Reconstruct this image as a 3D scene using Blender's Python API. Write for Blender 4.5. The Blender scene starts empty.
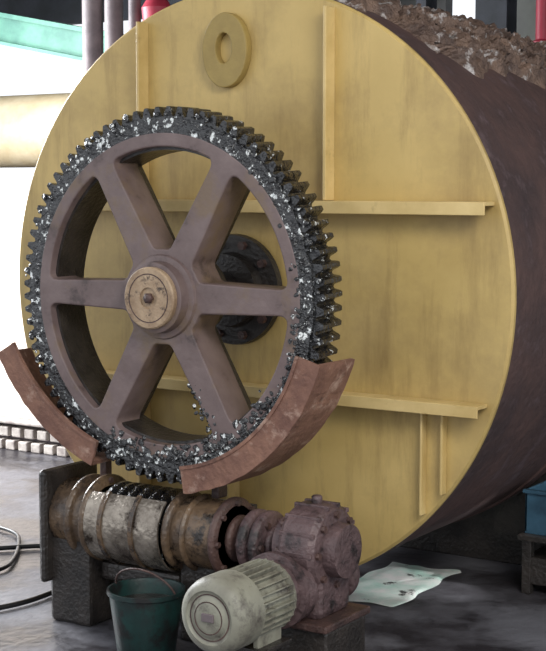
import bpy, bmesh, math, random
from mathutils import Vector, Matrix, noise
random.seed(4)
S=bpy.context.scene
COL=S.collection
pi=math.pi
ZO=1.65

# ---------------------------------------------------------------- materials
def mat(name,c1,c2=None,rough=.6,metal=0.,scale=4.,bump=.15,c3=None,t3=.62,s3=9.,rough2=None,bscale=None,detail=6,spec=.5,lo=.35,hi=.65,w3=.06,stretch=None,amt=1.,c4=None,t4=.6,s4=3.,w4=.1,amt4=1.):
    m=bpy.data.materials.new(name);m.use_nodes=True
    nt=m.node_tree;N=nt.nodes;L=nt.links
    b=N["Principled BSDF"]
    tc=N.new("ShaderNodeTexCoord")
    c2=c2 or tuple(x*.7 for x in c1)
    n1=N.new("ShaderNodeTexNoise");n1.inputs["Scale"].default_value=scale;n1.inputs["Detail"].default_value=detail;n1.inputs["Roughness"].default_value=.62
    L.new(tc.outputs["Object"],n1.inputs["Vector"])
    r=N.new("ShaderNodeValToRGB");r.color_ramp.elements[0].position=lo;r.color_ramp.elements[1].position=hi
    r.color_ramp.elements[0].color=(*c1,1);r.color_ramp.elements[1].color=(*c2,1)
    L.new(n1.outputs[0],r.inputs[0])
    col=r.outputs[0];fac3=None
    for (cc,t,s,wd,am,st,off) in ((c4,t4,s4,w4,amt4,None,5.),(c3,t3,s3,w3,amt,stretch,0.)):
        if not cc:continue
        n3=N.new("ShaderNodeTexNoise");n3.inputs["Scale"].default_value=s;n3.inputs["Detail"].default_value=8;n3.inputs["Roughness"].default_value=.7
        mp=N.new("ShaderNodeMapping");mp.inputs["Location"].default_value=(off,off,off)
        if st:mp.inputs["Scale"].default_value=st
        L.new(tc.outputs["Object"],mp.inputs["Vector"]);L.new(mp.outputs[0],n3.inputs["Vector"])
        mr=N.new("ShaderNodeMapRange");mr.inputs[1].default_value=t;mr.inputs[2].default_value=t+wd;mr.inputs[4].default_value=am
        L.new(n3.outputs[0],mr.inputs[0])
        mx=N.new("ShaderNodeMix");mx.data_type='RGBA'
        L.new(mr.outputs[0],mx.inputs[0]);L.new(col,mx.inputs[6]);mx.inputs[7].default_value=(*cc,1)
        col=mx.outputs[2];fac3=mr.outputs[0]
    L.new(col,b.inputs["Base Color"])
    b.inputs["Roughness"].default_value=rough;b.inputs["Metallic"].default_value=metal
    b.inputs["Specular IOR Level"].default_value=spec
    if rough2 is not None and fac3 is not None:
        mm=N.new("ShaderNodeMapRange");mm.inputs[3].default_value=rough;mm.inputs[4].default_value=rough2
        L.new(fac3,mm.inputs[0]);L.new(mm.outputs[0],b.inputs["Roughness"])
    if bump:
        nb=N.new("ShaderNodeTexNoise");nb.inputs["Scale"].default_value=bscale or scale*6;nb.inputs["Detail"].default_value=5
        L.new(tc.outputs["Object"],nb.inputs["Vector"])
        bp=N.new("ShaderNodeBump");bp.inputs["Strength"].default_value=bump;bp.inputs["Distance"].default_value=.02
        L.new(nb.outputs[0],bp.inputs["Height"]);L.new(bp.outputs[0],b.inputs["Normal"])
    return m
M_yel=mat("yellow_paint",(.61,.445,.17),(.46,.325,.11),rough=.45,scale=1.3,bump=.08,c3=(.20,.125,.045),t3=.50,s3=3.0,w3=.3,lo=.3,hi=.7,stretch=(2.2,1,.35),amt=.75,c4=(.24,.16,.065),t4=.46,s4=1.0,w4=.3,amt4=.8)
M_rib=mat("yellow_rib_paint",(.70,.53,.24),(.52,.37,.14),rough=.45,scale=3,bump=.08,c3=(.2,.12,.04),t3=.58,s3=4,w3=.2,amt=.8)
M_pad=mat("ochre_pad_paint",(.40,.29,.09),(.27,.19,.06),rough=.55,scale=4)
M_shell=mat("rusted_shell",(.10,.055,.048),(.042,.026,.027),rough=.75,scale=2.5,bump=.6,c3=(.15,.10,.105),t3=.55,s3=5,w3=.2,bscale=16)
M_foil=mat("flaking_scale",(.20,.13,.095),(.085,.055,.045),rough=.6,scale=9,bump=.8,c3=(.50,.47,.46),t3=.56,s3=7,w3=.08)
M_gear=mat("primer_paint",(.185,.135,.128),(.12,.083,.079),rough=.42,scale=5,bump=.15,c3=(.03,.022,.02),t3=.57,s3=5,w3=.15,c4=(.17,.115,.07),t4=.52,s4=3,w4=.12,amt4=.8)
M_grease=mat("grease_painted_glints",(.006,.006,.007),(.015,.015,.016),rough=.10,scale=14,bump=1.0,c3=(.85,.88,.87),t3=.575,s3=26,w3=.025,rough2=.2,bscale=50,spec=1.)  # black grease; the white flecks are highlights painted into the colour
M_teeth=mat("greased_teeth_painted_glints",(.006,.006,.007),(.016,.016,.017),rough=.16,scale=14,bump=.7,c3=(.7,.73,.73),t3=.615,s3=20,w3=.025,rough2=.25,bscale=40,spec=.8)  # greased metal with painted pale flecks standing in for glints
M_black=mat("oily_black",(.018,.016,.015),(.042,.035,.031),rough=.3,scale=8,bump=.4)
M_hub=mat("worn_tan_paint",(.43,.31,.20),(.27,.18,.11),rough=.5,scale=12,bump=.3,c3=(.06,.04,.03),t3=.56,s3=14,w3=.1)
M_rust=mat("rusty_plate",(.27,.14,.095),(.15,.072,.053),rough=.75,scale=5,bump=.5,c3=(.40,.27,.21),t3=.54,s3=8,w3=.12,c4=(.06,.032,.027),t4=.57,s4=6,w4=.12,amt4=.8)
M_rustd=mat("dark_rusty_iron",(.11,.06,.05),(.045,.028,.026),rough=.5,scale=8,bump=.5)
M_purple=mat("rust_purple_iron",(.14,.09,.09),(.06,.038,.04),rough=.45,scale=8,bump=.5,c3=(.02,.015,.015),t3=.53,s3=8,w3=.1)
M_gold=mat("oily_brown_iron",(.17,.11,.065),(.055,.038,.028),rough=.25,scale=7,bump=.4,c3=(.02,.015,.012),t3=.52,s3=8,w3=.1)
M_steel=mat("oily_steel",(.42,.37,.31),(.09,.07,.055),rough=.25,metal=.6,scale=6,bump=.4,c3=(.04,.028,.02),t3=.53,s3=7,w3=.1)
M_motor=mat("motor_grey_paint",(.29,.285,.225),(.20,.19,.15),rough=.5,scale=6,bump=.1,c3=(.07,.058,.05),t3=.52,s3=7,w3=.15)
M_bucket=mat("green_plastic",(.010,.045,.040),(.012,.022,.022),rough=.4,scale=8,bump=.1,c3=(.012,.012,.012),t3=.5,s3=7,w3=.1)
M_rubber=mat("black_rubber",(.01,.01,.011),rough=.4,bump=.1)
M_blue=mat("blue_plastic",(.05,.13,.20),(.02,.055,.09),rough=.5)
M_white=mat("painted_light_on_floor",(.95,.95,.92),(.55,.80,.70),rough=.3,scale=6,c3=(.05,.05,.05),t3=.60,s3=5,w3=.03)  # white and pale green painted to look like light on the floor
M_floor=mat("oily_concrete",(.17,.17,.19),(.08,.075,.085),rough=.5,scale=1.2,bump=.3,c3=(.035,.032,.036),t3=.45,s3=1.1,w3=.12,bscale=18,rough2=.3)
M_wall=mat("beige_plaster",(.80,.71,.62),(.66,.56,.48),rough=.8,scale=2)
M_curb=mat("pale_concrete",(.55,.50,.45),(.28,.24,.22),rough=.8,scale=12)
M_tank=mat("pale_yellow_paint",(.72,.61,.42),(.60,.48,.29),rough=.6)
M_green=mat("green_girder_paint",(.10,.28,.20),(.05,.17,.13),rough=.6)
M_post=mat("grey_pipe_paint",(.20,.16,.165),(.10,.08,.085),rough=.6)
M_red=mat("red_paint",(.42,.03,.06),rough=.5)
M_roof=mat("dark_roof_sheet",(.06,.05,.05),(.03,.028,.028),rough=.8)
M_grey=mat("grey_green_sheeting",(.20,.21,.19),(.10,.10,.10),rough=.8,scale=1)
M_navy=mat("dark_steelwork",(.04,.045,.06),(.02,.025,.03),rough=.7)

# ---------------------------------------------------------------- helpers
def finish(name,bm,m,parent=None,smooth=35,bevel=0):
    bmesh.ops.recalc_face_normals(bm,faces=bm.faces)
    me=bpy.data.meshes.new(name);bm.to_mesh(me);bm.free()
    o=bpy.data.objects.new(name,me);COL.objects.link(o)
    me.materials.append(m)
    if smooth:
        me.polygons.foreach_set("use_smooth",[True]*len(me.polygons))
        me.set_sharp_from_angle(angle=math.radians(smooth))
    if bevel:
        b=o.modifiers.new("bevel","BEVEL");b.width=bevel;b.segments=2;b.limit_method='ANGLE'
    if parent:o.parent=parent
    return o
def empty(name,loc=(0,0,0)):
    e=bpy.data.objects.new(name,None);COL.objects.link(e);e.empty_display_size=.1;return e
def box(name,a,b,m,parent=None,bevel=.006):
    bm=bmesh.new();bmesh.ops.create_cube(bm,size=1)
    for v in bm.verts:v.co=Vector([(a[i]+b[i])/2+v.co[i]*(b[i]-a[i]) for i in range(3)])
    return finish(name,bm,m,parent,smooth=None,bevel=bevel)
def lathe(name,prof,axis,org,m,parent=None,seg=56,caps=True,smooth=35):
    bm=bmesh.new();rings=[]
    for t,r in prof:
        ring=[]
        for k in range(seg):
            a=2*pi*k/seg;c,s=math.cos(a)*r,math.sin(a)*r
            p={'X':(t,c,s),'Y':(c,t,s),'Z':(c,s,t)}[axis]
            ring.append(bm.verts.new(Vector(p)+Vector(org)))
        rings.append(ring)
    for A,B in zip(rings,rings[1:]):
        for k in range(seg):
            j=(k+1)%seg;bm.faces.new((A[k],A[j],B[j],B[k]))
    if caps:
        bm.faces.new(rings[0]);bm.faces.new(rings[-1])
    return finish(name,bm,m,parent,smooth)
def cyl(name,axis,org,t0,t1,r,m,parent=None,seg=48,bev=.006):
    b=min(bev,r*.3)
    return lathe(name,[(t0,r-b),(t0+b,r),(t1-b,r),(t1,r-b)],axis,org,m,parent,seg,smooth=50)
def bolts(name,axis,org,t0,t1,R,n,r,m,parent,ph=0):
    bm=bmesh.new()
    for k in range(n):
        a=2*pi*k/n+ph
        vs=[]
        for tt in (t0,t1):
            ring=[]
            for q in range(6):
                b=2*pi*q/6;c=math.cos(a)*R+math.cos(b)*r;s=math.sin(a)*R+math.sin(b)*r
                p={'X':(tt,c,s),'Y':(c,tt,s),'Z':(c,s,tt)}[axis]
                ring.append(bm.verts.new(Vector(p)+Vector(org)))
            vs.append(ring)
        for q in range(6):
            j=(q+1)%6;bm.faces.new((vs[0][q],vs[0][j],vs[1][j],vs[1][q]))
        bm.faces.new(vs[0]);bm.faces.new(vs[1])
    return finish(name,bm,m,parent,None)
def ringsolid(name,angs,ro,ri,y0,y1,m,parent=None,cx=0,cz=0,closed=True,smooth=30,twist=0,xaxis=False):
    bm=bmesh.new();n=len(angs);Q=[]
    for i,a in enumerate(angs):
        o=ro[i] if hasattr(ro,'__len__') else ro
        q=[]
        for (y,r,tw) in ((y0,ri,0),(y0,o,0),(y1,o,twist),(y1,ri,0)):
            c,s=cx+math.cos(a+tw)*r,cz+math.sin(a+tw)*r
            q.append(bm.verts.new((y,c,s) if xaxis else (c,y,s)))
        Q.append(q)
    for i in range(n if closed else n-1):
        A=Q[i];B=Q[(i+1)%n]
        for k in range(4):
            j=(k+1)%4;bm.faces.new((A[k],A[j],B[j],B[k]))
    if not closed:
        bm.faces.new(Q[0]);bm.faces.new(Q[-1])
    return finish(name,bm,m,parent,smooth)
def extr2d(name,loops,y0,y1,m,parent=None,bev=.006):
    cu=bpy.data.curves.new(name,'CURVE');cu.dimensions='2D';cu.fill_mode='BOTH'
    cu.extrude=(y1-y0)/2-bev;cu.bevel_depth=bev;cu.bevel_resolution=1;cu.offset=-bev
    for lp in loops:
        sp=cu.splines.new('POLY');sp.points.add(len(lp)-1)
        for p,q in zip(sp.points,lp):p.co=(q[0],q[1],0,1)
        sp.use_cyclic_u=True
    t=bpy.data.objects.new("t",cu);COL.objects.link(t)
    dg=bpy.context.evaluated_depsgraph_get()
    me=bpy.data.meshes.new_from_object(t.evaluated_get(dg))
    bpy.data.objects.remove(t)
    me.transform(Matrix(((1,0,0,0),(0,0,-1,(y0+y1)/2),(0,1,0,0),(0,0,0,1))))
    o=bpy.data.objects.new(name,me);COL.objects.link(o)
    me.materials.clear();me.materials.append(m)
    me.polygons.foreach_set("use_smooth",[True]*len(me.polygons));me.set_sharp_from_angle(angle=math.radians(30))
    if parent:o.parent=parent
    return o
def tube(name,pts,r,m,parent=None,cyc=False):
    cu=bpy.data.curves.new(name,'CURVE');cu.dimensions='3D';cu.bevel_depth=r;cu.bevel_resolution=3;cu.use_fill_caps=True
    sp=cu.splines.new('NURBS');sp.points.add(len(pts)-1)
    for p,q in zip(sp.points,pts):p.co=(*q,1)
    sp.order_u=3;sp.use_endpoint_u=True;sp.use_cyclic_u=cyc
    t=bpy.data.objects.new("t",cu);COL.objects.link(t)
    me=bpy.data.meshes.new_from_object(t.evaluated_get(bpy.context.evaluated_depsgraph_get()))
    bpy.data.objects.remove(t)
    o=bpy.data.objects.new(name,me);COL.objects.link(o);me.materials.clear();me.materials.append(m)
    if parent:o.parent=parent
    return o
def circ(r,n=96,cx=0,cy=0,rx=None,ry=None):
    return [(cx+(rx or r)*math.cos(2*pi*k/n),cy+(ry or r)*math.sin(2*pi*k/n)) for k in range(n)]

# ---------------------------------------------------------------- drum
D=empty("yellow_rotary_drum")
lathe("end_plate",[(0,1.488),(.012,1.5),(.03,1.5)],'Y',(0,0,0),M_yel,D,seg=160)
lathe("shell",[(.03,1.47),(.031,1.497),(.25,1.497),(.25,1.488),(1.35,1.488),(1.36,1.50),(1.5,1.50),(1.51,1.488),(3.0,1.488)],'Y',(0,0,0),M_shell,D,seg=160)
def chord(z):return math.sqrt(1.49**2-z*z)
def angle_bar(nm,x0,x1,z,h=.055):
    box(nm+"_web",(x0,-.10,z-.012),(x1,0,z+.006),M_rib,D,.003)
    box(nm+"_lip",(x0,-.112,z-h+.006),(x1,-.10,z+.006),M_rib,D,.003)
angle_bar("stiffener_upper",-1.15,1.40,.442,.06)
angle_bar("stiffener_lower",-1.25,1.38,-.477,.055)
for i,x in enumerate((-.57,.553)):
    box("stiffener_top_%d"%i,(x-.008,-.085,.45),(x+.008,0,chord(x)-.02),M_rib,D,.003)
box("stiffener_low_0",(1.06,-.05,-1.02),(1.072,0,-.49),M_rib,D,.003)
box("stiffener_low_1",(1.165,-.05,-.91),(1.177,0,-.49),M_rib,D,.003)
for i,x in enumerate((-.57,.0)):
    box("stiffener_bot_%d"%i,(x-.008,-.10,-1.35),(x+.008,0,-.49),M_rib,D,.003)
extr2d("oval_pad",[circ(0,64,-.05,1.19,.135,.185),circ(0,40,-.055,1.20,.048,.075)],-.05,0,M_pad,D)
lathe("shaft_flange",[(-.02,.28),(-.055,.275),(-.06,.19),(-.12,.18),(-.125,.12)],'Y',(0,0,0),M_black,D)
bolts("flange_bolts",'Y',(0,0,0),-.085,-.05,.235,10,.022,M_rustd,D)
def foil(nm,a0,a1,y0,y1,amp,seed):
    bm=bmesh.new();NA,NY=50,130;g=[]
    for i in range(NA+1):
        row=[]
        for j in range(NY+1):
            a=math.radians(a0+(a1-a0)*i/NA);y=y0+(y1-y0)*j/NY
            n=noise.noise(Vector((i*.12,j*.11,seed)));n2=noise.noise(Vector((i*.45+5,j*.4,seed+3)))
            e=min(i,NA-i,j*.8,(NY-j))/5.;e=min(1,e)
            r=1.482+e*(.022+amp*(abs(n)*1.3+abs(n2)*.9))
            a+=.12*noise.noise(Vector((j*.09,seed,i*.02)))*(1-.5*e)
            row.append(bm.verts.new((math.cos(a)*r,y+.02*n2,math.sin(a)*r)))
        g.append(row)
    for i in range(NA):
        for j in range(NY):bm.faces.new((g[i][j],g[i+1][j],g[i+1][j+1],g[i][j+1]))
    return finish(nm,bm,M_foil,D,smooth=40)
foil("flaking_lagging",47,64,.30,2.6,.06,1.3)
foil("flaking_lagging_b",62,95,.06,2.0,.05,7.7)
for i,y in enumerate((1.7,2.7)):
    lp=[(-1.1,-1.65),(1.1,-1.65)]+[(1.48*math.cos(a),1.48*math.sin(a)) for a in [math.radians(-42-96*k/20) for k in range(21)]]
    extr2d("saddle_%d"%i,[lp],y-.1,y+.1,M_black,D)

# ---------------------------------------------------------------- gear
G=empty("spoked_ring_gear")
Y0,Y1=-.619,-.464
NT=84;angs=[];ro=[]
for k in range(NT):
    j=.004*math.sin(k*12.9898)
    for f,r in ((0,.838),(.14,.844),(.28,.874+j),(.36,.883+j),(.64,.883+j),(.72,.874+j),(.86,.844)):
        angs.append(2*pi*(k+f)/NT);ro.append(r)
ringsolid("teeth",angs,ro,.79,Y0+.002,Y1,M_teeth,G,smooth=20,twist=.012)
C=[2*pi*k/240 for k in range(240)]
ro2=[.830+.012*noise.noise(Vector((math.cos(a)*14,math.sin(a)*14,2))) for a in C]
ringsolid("greased_ring",C,ro2,.758,Y0-.010,Y1+.004,M_grease,G)
ringsolid("inner_rim_wall",C,.76,.686,Y0+.03,Y1+.075,M_black,G)
def window(a1,a2,hw1,rh,Ri,f=.055):
    def line(a,s,r,hw):
        d=Vector((math.cos(a),math.sin(a)));n=Vector((-d.y,d.x))*s
        l=math.sqrt(max(r*r-hw*hw,0));return d*l+n*hw
    hi,ho=hw1+.008,hw1-.006
    A=line(a1,1,rh,hi);B=line(a1,1,Ri,ho);Cc=line(a2,-1,Ri,ho);Dd=line(a2,-1,rh,hi)
    def arcp(P,Q,r,n=14):
        p=math.atan2(P.y,P.x);q=math.atan2(Q.y,Q.x);d=(q-p+pi)%(2*pi)-pi
        return [Vector((math.cos(p+d*k/n)*r,math.sin(p+d*k/n)*r)) for k in range(n+1)]
    path=[]
    def bez(P,Q,R,n=6):return [P*(1-t)**2+Q*2*t*(1-t)+R*t*t for t in [k/n for k in range(n+1)]]
    oa=arcp(B,Cc,Ri,30);ia=arcp(Dd,A,rh,10)
    u=(B-A).normalized();w=(Cc-Dd).normalized();fi=f*.5
    k=min(10,max(1,int(30*f/((Cc-B).length))));ki=min(4,max(1,int(10*fi/((A-Dd).length))))
    path.append(A+u*fi)
    path+=bez(B-u*f,B,oa[k]);path+=oa[k+1:-k-1]
    path+=bez(oa[-k-1],Cc,Cc-w*f);path+=bez(Dd+w*fi,Dd,ia[ki]);path+=ia[ki+1:-ki-1]
    path+=bez(ia[-ki-1],A,A+u*fi)[:-1]
    return [(p.x,p.y) for p in path]
wins=[window(pi/3*k,pi/3*(k+1),.064,.225,.70) for k in range(6)]
extr2d("spoke_web",[circ(.766,180)]+wins,Y0-.012,Y1+.02,M_gear,G,bev=.008)
for k in range(6):
    o=box("spoke_rib_%d"%k,(.15,-.45,-.045),(.70,-.385,.045),M_black,G)
    o.data.transform(Matrix.Rotation(-pi/3*k,4,'Y'))
lathe("hub",[(-.62,.205),(-.645,.195),(-.65,.17),(-.70,.165),(-.705,.15)],'Y',(0,0,0),M_gear,G)
lathe("hub_back",[(-.44,.20),(-.36,.19),(-.355,.1)],'Y',(0,0,0),M_black,G)
lathe("shaft_end",[(-.70,.145),(-.728,.145),(-.735,.138),(-.735,.05),(-.725,.048),(-.725,.0)],'Y',(0,0,0),M_hub,G,caps=False)
ringsolid("shaft_groove",[2*pi*k/48 for k in range(48)],.115,.110,-.7365,-.733,M_rustd,G)
cyl("center_bolt",'Y',(0,0,0),-.748,-.72,.026,M_rustd,G,seg=6)
cyl("shaft",'Y',(0,0,0),-.70,-.126,.095,M_black,G)
def blobs(nm,pts,m,parent):
    bm=bmesh.new()
    for (p,r) in pts:
        M=Matrix.Translation(p)@Matrix.Diagonal((1,.45,1,1))
        res=bmesh.ops.create_icosphere(bm,subdivisions=2,radius=r,matrix=M)
        for v in res["verts"]:
            v.co+=Vector((noise.noise(v.co*40),0,noise.noise(v.co*40+Vector((7,7,7)))))*r*.7
    return finish(nm,bm,m,parent,smooth=180)
pts=[]
for k in range(240):
    a=random.uniform(0,2*pi);r=random.uniform(.765,.865)
    pts.append((Vector((math.cos(a)*r,Y0-.008,math.sin(a)*r)),random.uniform(.006,.017)))
for k in range(90):
    a=math.radians(random.gauss(-8,14));r=random.uniform(.73,.80)
    pts.append((Vector((math.cos(a)*r,Y0-.010,math.sin(a)*r)),random.uniform(.005,.014)))
for k in range(190):
    a=math.radians(random.uniform(-116,-36));r=random.gauss(.75,.028)
    pts.append((Vector((math.cos(a)*r,Y0-.012,math.sin(a)*r)),random.uniform(.006,.018)))
for k in range(70):
    a=math.radians(-60);r=random.uniform(.42,.72);o=random.gauss(-.054,.02)
    pts.append((Vector((math.cos(a)*r-math.sin(a)*o,Y0-.008,math.sin(a)*r+math.cos(a)*o)),random.uniform(.005,.014)))
blobs("grease_clumps",pts,M_grease,G)

# ---------------------------------------------------------------- guards
def guard(nm,cx,cz,ri,ro_,a0,a1,y0,y1,th=.014,sd=0):
    g=empty(nm);n=60
    A=[math.radians(a0+(a1-a0)*k/n) for k in range(n+1)]
    RO=[ro_+.006*noise.noise(Vector((k*.25,sd,0))) for k in range(n+1)]
    ringsolid("front_plate",A,RO,ri,y0,y0+th,M_rust,g,cx,cz,closed=False)
    ringsolid("outer_plate",A,[r+.001 for r in RO],ro_-th-.004,y0+th*.5,y1,M_rust,g,cx,cz,closed=False)
    ringsolid("edge_bead",A,ri+.012,ri-.004,y0-.006,y0+th,M_rust,g,cx,cz,closed=False)
    return g
g1=guard("gear_guard",0,0,.80,.925,-81,-16.5,-.665,-.36)
g2=guard("gear_guard",-.055,.21,.985,1.11,209,251,-.665,-.43,sd=4)
box("guard_bracket",(.20,-.52,-.955),(.24,-.44,-.895),M_rustd,g1)
box("guard_bracket",(-.50,-.50,-.957),(-.46,-.45,-.80),M_rustd,g2)

# ---------------------------------------------------------------- worm drive
Wd=empty("worm_drive_unit")
ax=(0,-.54,-1.12)
def hous(nm,x0,x1,r,m):return cyl(nm,'X',ax,x0,x1,r,m,Wd,bev=.012)
bm=bmesh.new();n=400;turns=6;x0,x1=-.34,.04;prev=None
for i in range(n+1):
    t=i/n;a=2*pi*turns*t;x=x0+(x1-x0)*t
    q=[bm.verts.new((x+dx,ax[1]+math.cos(a)*r,ax[2]+math.sin(a)*r)) for dx,r in ((-.02,.14),(-.01,.19),(.01,.19),(.02,.14))]
    if prev:
        for k in range(4):
            j=(k+1)%4;bm.faces.new((prev[k],prev[j],q[j],q[k]))
    else:bm.faces.new(q)
    prev=q
bm.faces.new(prev)
finish("worm_thread",bm,M_teeth,Wd)
hous("worm_core",-.40,.1,.145,M_black)
ringsolid("worm_cover",[math.radians(a) for a in range(130,281,5)],.207,.197,-.40,.05,M_steel,Wd,ax[1],ax[2],closed=False,xaxis=True)
for i,x in enumerate((-.31,-.12)):
    ringsolid("cover_strap_%d"%i,[math.radians(a) for a in range(128,281,5)],.216,.200,x,x+.025,M_gold,Wd,ax[1],ax[2],closed=False,xaxis=True)
hous("bearing_body_0",-.66,-.40,.175,M_gold)
hous("flange_0",-.44,-.40,.215,M_gold);hous("flange_1",-.54,-.50,.205,M_gold)
hous("end_cap_0",-.72,-.66,.13,M_black)
box("end_plate_0",(-.70,-.74,-1.45),(-.655,-.32,-.88),M_black,Wd,.03)
hous("bearing_body_1",.05,.36,.165,M_gold)
hous("flange_2",.05,.09,.192,M_gold);hous("flange_3",.15,.18,.185,M_gold);hous("flange_4",.32,.36,.19,M_rustd)
hous("end_cap_1",.36,.40,.11,M_rustd)
hous("drive_shaft",.38,.62,.05,M_rustd)
hous("coupling_a",.45,.50,.15,M_purple);hous("coupling_b",.515,.565,.15,M_purple)
hous("coupling_hub_a",.42,.46,.085,M_purple);hous("coupling_hub_b",.56,.60,.085,M_purple)
bolts("coupling_bolts",'X',ax,.437,.58,.11,6,.016,M_rustd,Wd)
box("pedestal_0",(-.68,-.68,-1.65),(-.42,-.36,-1.20),M_black,Wd,.02)
box("pedestal_1",(.07,-.60,-1.65),(.34,-.36,-1.20),M_black,Wd,.02)
box("base_rail",(-.78,-.36,-1.65),(.60,-.26,-1.46),M_black,Wd,.01)
box("sump_tray",(-.42,-.60,-1.42),(.07,-.36,-1.33),M_black,Wd,.02)
bolts("flange_bolts_0",'X',ax,-.40,-.385,.19,8,.014,M_rustd,Wd)
bolts("flange_bolts_1",'X',ax,.36,.378,.165,8,.014,M_rustd,Wd)
box("tie_bar_top",(-.66,-.36,-1.12),(.34,-.33,-1.0),M_black,Wd)

# ---------------------------------------------------------------- reducer
R=empty("worm_gear_reducer")
rx=(.80,-.54,-1.10)
lathe("wheel_case",[(-.17,.09),(-.165,.12),(-.10,.125),(-.095,.18),(-.07,.20),(.07,.20),(.095,.18),(.10,.125),(.165,.12),(.17,.06)],'X',rx,M_purple,R)
bolts("case_bolts",'X',rx,-.115,.115,.158,8,.016,M_rustd,R)
lathe("worm_case",[(-.24,.08),(-.235,.13),(-.18,.135),(-.17,.11),(.16,.11),(.17,.13),(.20,.13),(.205,.07)],'Y',(.78,-.54,-1.26),M_purple,R)
box("case_body",(.68,-.68,-1.40),(.90,-.40,-1.10),M_purple,R,.03)
box("foot_plate",(.635,-.74,-1.43),(.97,-.34,-1.395),M_rustd,R,.008)
box("plinth",(.65,-.72,-1.65),(.96,-.37,-1.43),M_black,R,.01)
cyl("breather_plug",'Z',(.80,-.54,0),-.91,-.865,.025,M_purple,R,seg=12)
for k in range(8):
    a=pi*(k/7)
    box("case_rib_%d"%k,(.71,-.54+math.cos(a)*.193-.008,-1.10+math.sin(a)*.193-.008),(.89,-.54+math.cos(a)*.193+.014,-1.10+math.sin(a)*.193+.014),M_purple,R,.004)

# ---------------------------------------------------------------- motor
Mo=empty("electric_motor")
mo=(.745,0,-1.25)
lathe("mount_flange",[(-.785,.10),(-.785,.17),(-.815,.17),(-.82,.14),(-.87,.135)],'Y',mo,M_purple,Mo)
lathe("stator",[(-.86,.135),(-1.13,.135)],'Y',mo,M_motor,Mo)
lathe("fan_cowl",[(-1.12,.156),(-1.125,.165),(-1.24,.165),(-1.275,.156),(-1.295,.134),(-1.30,.115),(-1.292,.11),(-1.292,.085),(-1.30,.08),(-1.305,.05),(-1.303,.0)],'Y',mo,M_motor,Mo,caps=False,smooth=60)
for i in range(28):
    a=2*pi*i/28
    o=box("fin_%d"%i,(.125,-1.12,-.003),(.158,-.87,.003),M_motor,Mo,0)
    o.data.transform(Matrix.Translation(mo)@Matrix.Rotation(-a,4,'Y'))
lathe("end_bell",[(-.86,.15),(-.885,.158),(-.89,.13)],'Y',mo,M_motor,Mo)
ringsolid("cowl_grille",[2*pi*k/48 for k in range(48)],.10,.095,-1.294,-1.29,M_rustd,Mo,mo[0],mo[2])
ringsolid("cowl_grille_b",[2*pi*k/48 for k in range(48)],.07,.066,-1.304,-1.29,M_rustd,Mo,mo[0],mo[2])
box("name_plate",(.715,-1.312,-1.265),(.775,-1.30,-1.23),M_post,Mo,.003)
for i,x in enumerate((.645,.815)):
    box("foot_%d"%i,(x,-1.08,-1.43),(x+.03,-.90,-1.325),M_motor,Mo,.006)
box("foot_plate",(.605,-1.10,-1.44),(.885,-.88,-1.42),M_black,Mo,.004)
box("motor_stand",(.645,-1.08,-1.65),(.845,-.90,-1.44),M_black,Mo,.01)

# ---------------------------------------------------------------- bucket
B=empty("drip_bucket")
bo=(.05,-.83,-1.65)
lathe("pail",[(0.0,.0),(0.0,.13),(.01,.135),(.285,.172),(.29,.182),(.31,.182),(.31,.172),(.285,.165),(.02,.127),(.02,0)],'Z',bo,M_bucket,B,caps=False)
lathe("oil_fill",[(.24,0),(.24,.158)],'Z',bo,M_black,B,caps=False)
tube("bail_handle",[(bo[0]+.178*math.cos(a),bo[1]-.05*math.sin(a),bo[2]+.29+.12*math.sin(a)) for a in [pi*k/12 for k in range(13)]],.005,M_rustd,B)

# ---------------------------------------------------------------- surroundings
box("floor",(-12,-9,-1.75),(9,14,-1.65),M_floor,None,0)
box("ceiling",(-12,-3,3.9),(9,14,4.0),M_roof,None,0)
box("wall_back",(-12,3.6,-1.65),(-2.2,3.75,.47),M_wall,None,0)
cu=empty("perforated_curb")
for r_ in range(2):
    for i in range(34):
        x=-7+i*.14
        box("block_%d_%d"%(r_,i),(x+.07*r_,2.7,-1.65+.11*r_),(x+.10+.07*r_,2.8,-1.57+.11*r_),M_curb,cu,.01)
box("curb_cap",(-7.1,2.68,-1.43),(-2.2,2.82,-1.40),M_curb,cu,.01)
box("curb_back",(-7.1,2.8,-1.65),(-2.2,2.82,-1.40),M_post,cu,0)
T=empty("yellow_storage_tank")
lathe("tank_body",[(-8.5,.02),(-8.5,.25),(-8.35,.37),(-3.4,.37),(-3.2,.25),(-3.2,.02)],'X',(0,5.2,1.08),M_tank,T)
for i,x in enumerate((-7.5,-4.2)):box("tank_leg_%d"%i,(x,5.0,-1.65),(x+.2,5.4,.85),M_post,T)
gi=empty("green_girder")
def slope(o):
    o.data.transform(Matrix.Translation((-4.6,0,1.84))@Matrix.Rotation(math.radians(11),4,'Y')@Matrix.Translation((4.6,0,-1.95)));return o
slope(box("top_flange",(-9,4.1,2.02),(-2.6,4.3,2.06),M_green,gi,0));slope(box("web",(-9,4.19,1.8),(-2.6,4.21,2.02),M_green,gi,0));slope(box("bottom_flange",(-9,4.1,1.77),(-2.6,4.3,1.8),M_green,gi,0))
box("girder_post",(-2.75,4.12,-1.65),(-2.62,4.28,1.40),M_green,gi,0)
box("trim_eaves",(-12,6.0,2.25),(-2.9,6.1,3.9),M_navy,None,0)
pp=empty("pipe_riser")
for i,(x,r_) in enumerate(((-3.55,.085),(-3.33,.075),(-3.12,.05))):
    cyl("pipe_%d"%i,'Z',(x,3.1,0),-1.65,3.9,r_,M_post,pp,seg=24)
rp=empty("red_valve")
cyl("stem",'Z',(-2.9,3.1,0),-1.65,2.0,.03,M_post,rp,seg=16)
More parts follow.
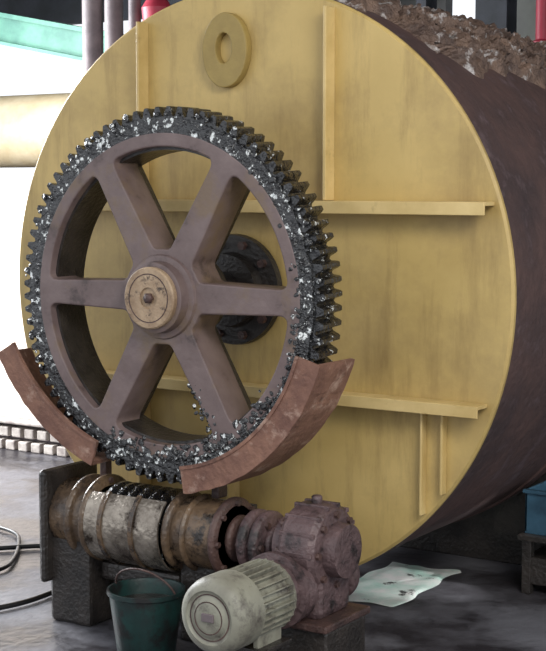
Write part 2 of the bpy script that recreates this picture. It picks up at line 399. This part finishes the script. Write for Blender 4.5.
lathe("body",[(1.65,.04),(1.7,.10),(1.9,.12),(2.0,.06)],'Z',(-2.9,3.1,0),M_red,rp,seg=20)
for i,(x,wd) in enumerate(((-1.36,.15),(-2.05,.05),(1.4,.12))):
    st=empty("steel_column")
    box("flange_a",(x-wd,5.9,-1.65),(x+wd,5.92,3.9),M_navy,st,0);box("web",(x-.01,5.92,-1.65),(x+.01,6.1,3.9),M_navy,st,0);box("flange_b",(x-wd,6.1,-1.65),(x+wd,6.12,3.9),M_navy,st,0)
rr=empty("red_pipe")
lathe("pipe",[(-1.65,.06),(1.6,.06),(1.62,.10),(1.72,.10),(1.74,.06),(2.2,.06),(2.22,.09),(2.3,.09),(2.32,.06),(3.9,.06)],'Z',(-.70,5.5,0),M_red,rr,seg=24)
box("wall_right",(-2.02,7.0,-1.65),(9,7.15,3.9),M_grey,None,0)
box("wall_rear",(-4.2,7.0,-1.65),(-2.35,7.15,3.9),M_grey,None,0)
box("trim_lintel",(-2.35,7.0,2.5),(-2.02,7.15,3.9),M_grey,None,0)
tube("floor_hose",[(-3.2,-.6,-1.63),(-2.5,.1,-1.63),(-2.0,.0,-1.63),(-1.6,.5,-1.63),(-1.2,.4,-1.63),(-.95,-.2,-1.63),(-.95,-.8,-1.63),(-1.3,-1.2,-1.63)],.014,M_rubber)
tube("floor_hose",[(-3.0,.5,-1.63),(-2.2,.7,-1.63),(-1.7,.2,-1.63),(-1.4,-.3,-1.63),(-1.9,-.9,-1.63)],.012,M_rubber)
def crumple(nm,x0,x1,y0,y1,h,m,seed):
    bm=bmesh.new();n=30;g=[]
    for i in range(n+1):
        row=[]
        for j in range(n+1):
            u,v=i/n,j/n;e=min(u,1-u,v,1-v)*6;e=min(e,1)
            z=-1.645+h*e*(.45+.8*abs(noise.noise(Vector((u*4,v*4,seed)))))
            row.append(bm.verts.new((x0+(x1-x0)*u+.07*noise.noise(Vector((u*3,v*3,seed+4))),y0+(y1-y0)*v+.07*noise.noise(Vector((u*3,v*3,seed+8))),z)))
        g.append(row)
    for i in range(n):
        for j in range(n):bm.faces.new((g[i][j],g[i+1][j],g[i+1][j+1],g[i][j+1]))
    return finish(nm,bm,m)
crumple("painted_light_patch",.22,.66,.45,1.25,.015,M_white,2)  # thin pale mesh added in place of a bright, lit patch of floor
cr=empty("blue_plastic_crate")
for nm,a,b in (("side_l",(1.10,1.1,-1.32),(1.115,1.45,-1.09)),("side_r",(1.585,1.1,-1.32),(1.60,1.45,-1.09)),("front",(1.10,1.1,-1.32),(1.60,1.115,-1.09)),("back",(1.10,1.435,-1.32),(1.60,1.45,-1.09)),("bottom",(1.10,1.1,-1.33),(1.60,1.45,-1.315)),("rim_front",(1.09,1.085,-1.11),(1.61,1.115,-1.09))):
    box(nm,a,b,M_blue,cr,.004)
tb=empty("low_steel_bench")
box("top",(1.08,1.05,-1.36),(1.9,1.5,-1.33),M_black,tb,.004)
for i,(x,y) in enumerate(((1.1,1.07),(1.84,1.07),(1.1,1.44),(1.84,1.44))):box("leg_%d"%i,(x,y,-1.65),(x+.05,y+.05,-1.36),M_black,tb,.003)
box("shelf",(1.1,1.08,-1.6),(1.88,1.48,-1.45),M_black,tb,.01)

for o in list(COL.objects):
    if o.parent is None:o.location.z+=ZO

# ---------------------------------------------------------------- light
w=bpy.data.worlds.new("World");S.world=w;w.use_nodes=True
bg=w.node_tree.nodes["Background"];bg.inputs[0].default_value=(.90,.94,1.0,1);bg.inputs[1].default_value=1.25
def area(nm,loc,tgt,size,e,c=(1,1,1),sy=None):
    l=bpy.data.lights.new(nm,'AREA');l.energy=e;l.size=size;l.color=c
    if sy:l.shape='RECTANGLE';l.size_y=sy
    o=bpy.data.objects.new(nm,l);COL.objects.link(o);o.location=loc
    o.rotation_euler=(Vector(tgt)-Vector(loc)).to_track_quat('-Z','Y').to_euler();return o
area("roof_light",(5.2,-3.6,5.0),(1.0,0,1.4),2.2,240,(1,.96,.88))
area("side_daylight",(-6.5,1.0,3.4),(-2.5,1.5,0),3,1000,(.95,.97,1))
sp=bpy.data.lights.new("added_patch_spot",'SPOT');sp.energy=140;sp.spot_blend=.6  # added spot, no real fixture; brightens the pale patch under the drum
so=bpy.data.objects.new("added_patch_spot",sp);COL.objects.link(so);so.location=(2.6,1.0,1.2);so.rotation_euler=(Vector((.45,.85,0))-Vector(so.location)).to_track_quat('-Z','Y').to_euler();sp.spot_size=.28

# ---------------------------------------------------------------- camera
cx,cy,cz,yaw,pitch,roll,f=4.157,-6.038,.514,.579,-.095,.001,1455.
fw=Vector((-math.sin(yaw)*math.cos(pitch),math.cos(yaw)*math.cos(pitch),math.sin(pitch)))
r=Vector((math.cos(yaw),math.sin(yaw),0));u=r.cross(fw)
r2=r*math.cos(roll)+u*math.sin(roll);u2=-r*math.sin(roll)+u*math.cos(roll)
c=bpy.data.cameras.new("camera");co=bpy.data.objects.new("camera",c);COL.objects.link(co)
co.matrix_world=Matrix((( r2.x,u2.x,-fw.x,cx),(r2.y,u2.y,-fw.y,cy),(r2.z,u2.z,-fw.z,cz+ZO),(0,0,0,1)))
c.sensor_fit='VERTICAL';c.sensor_height=36;c.lens=f/651*36;c.clip_end=100
S.camera=co
S.view_settings.view_transform='Standard'
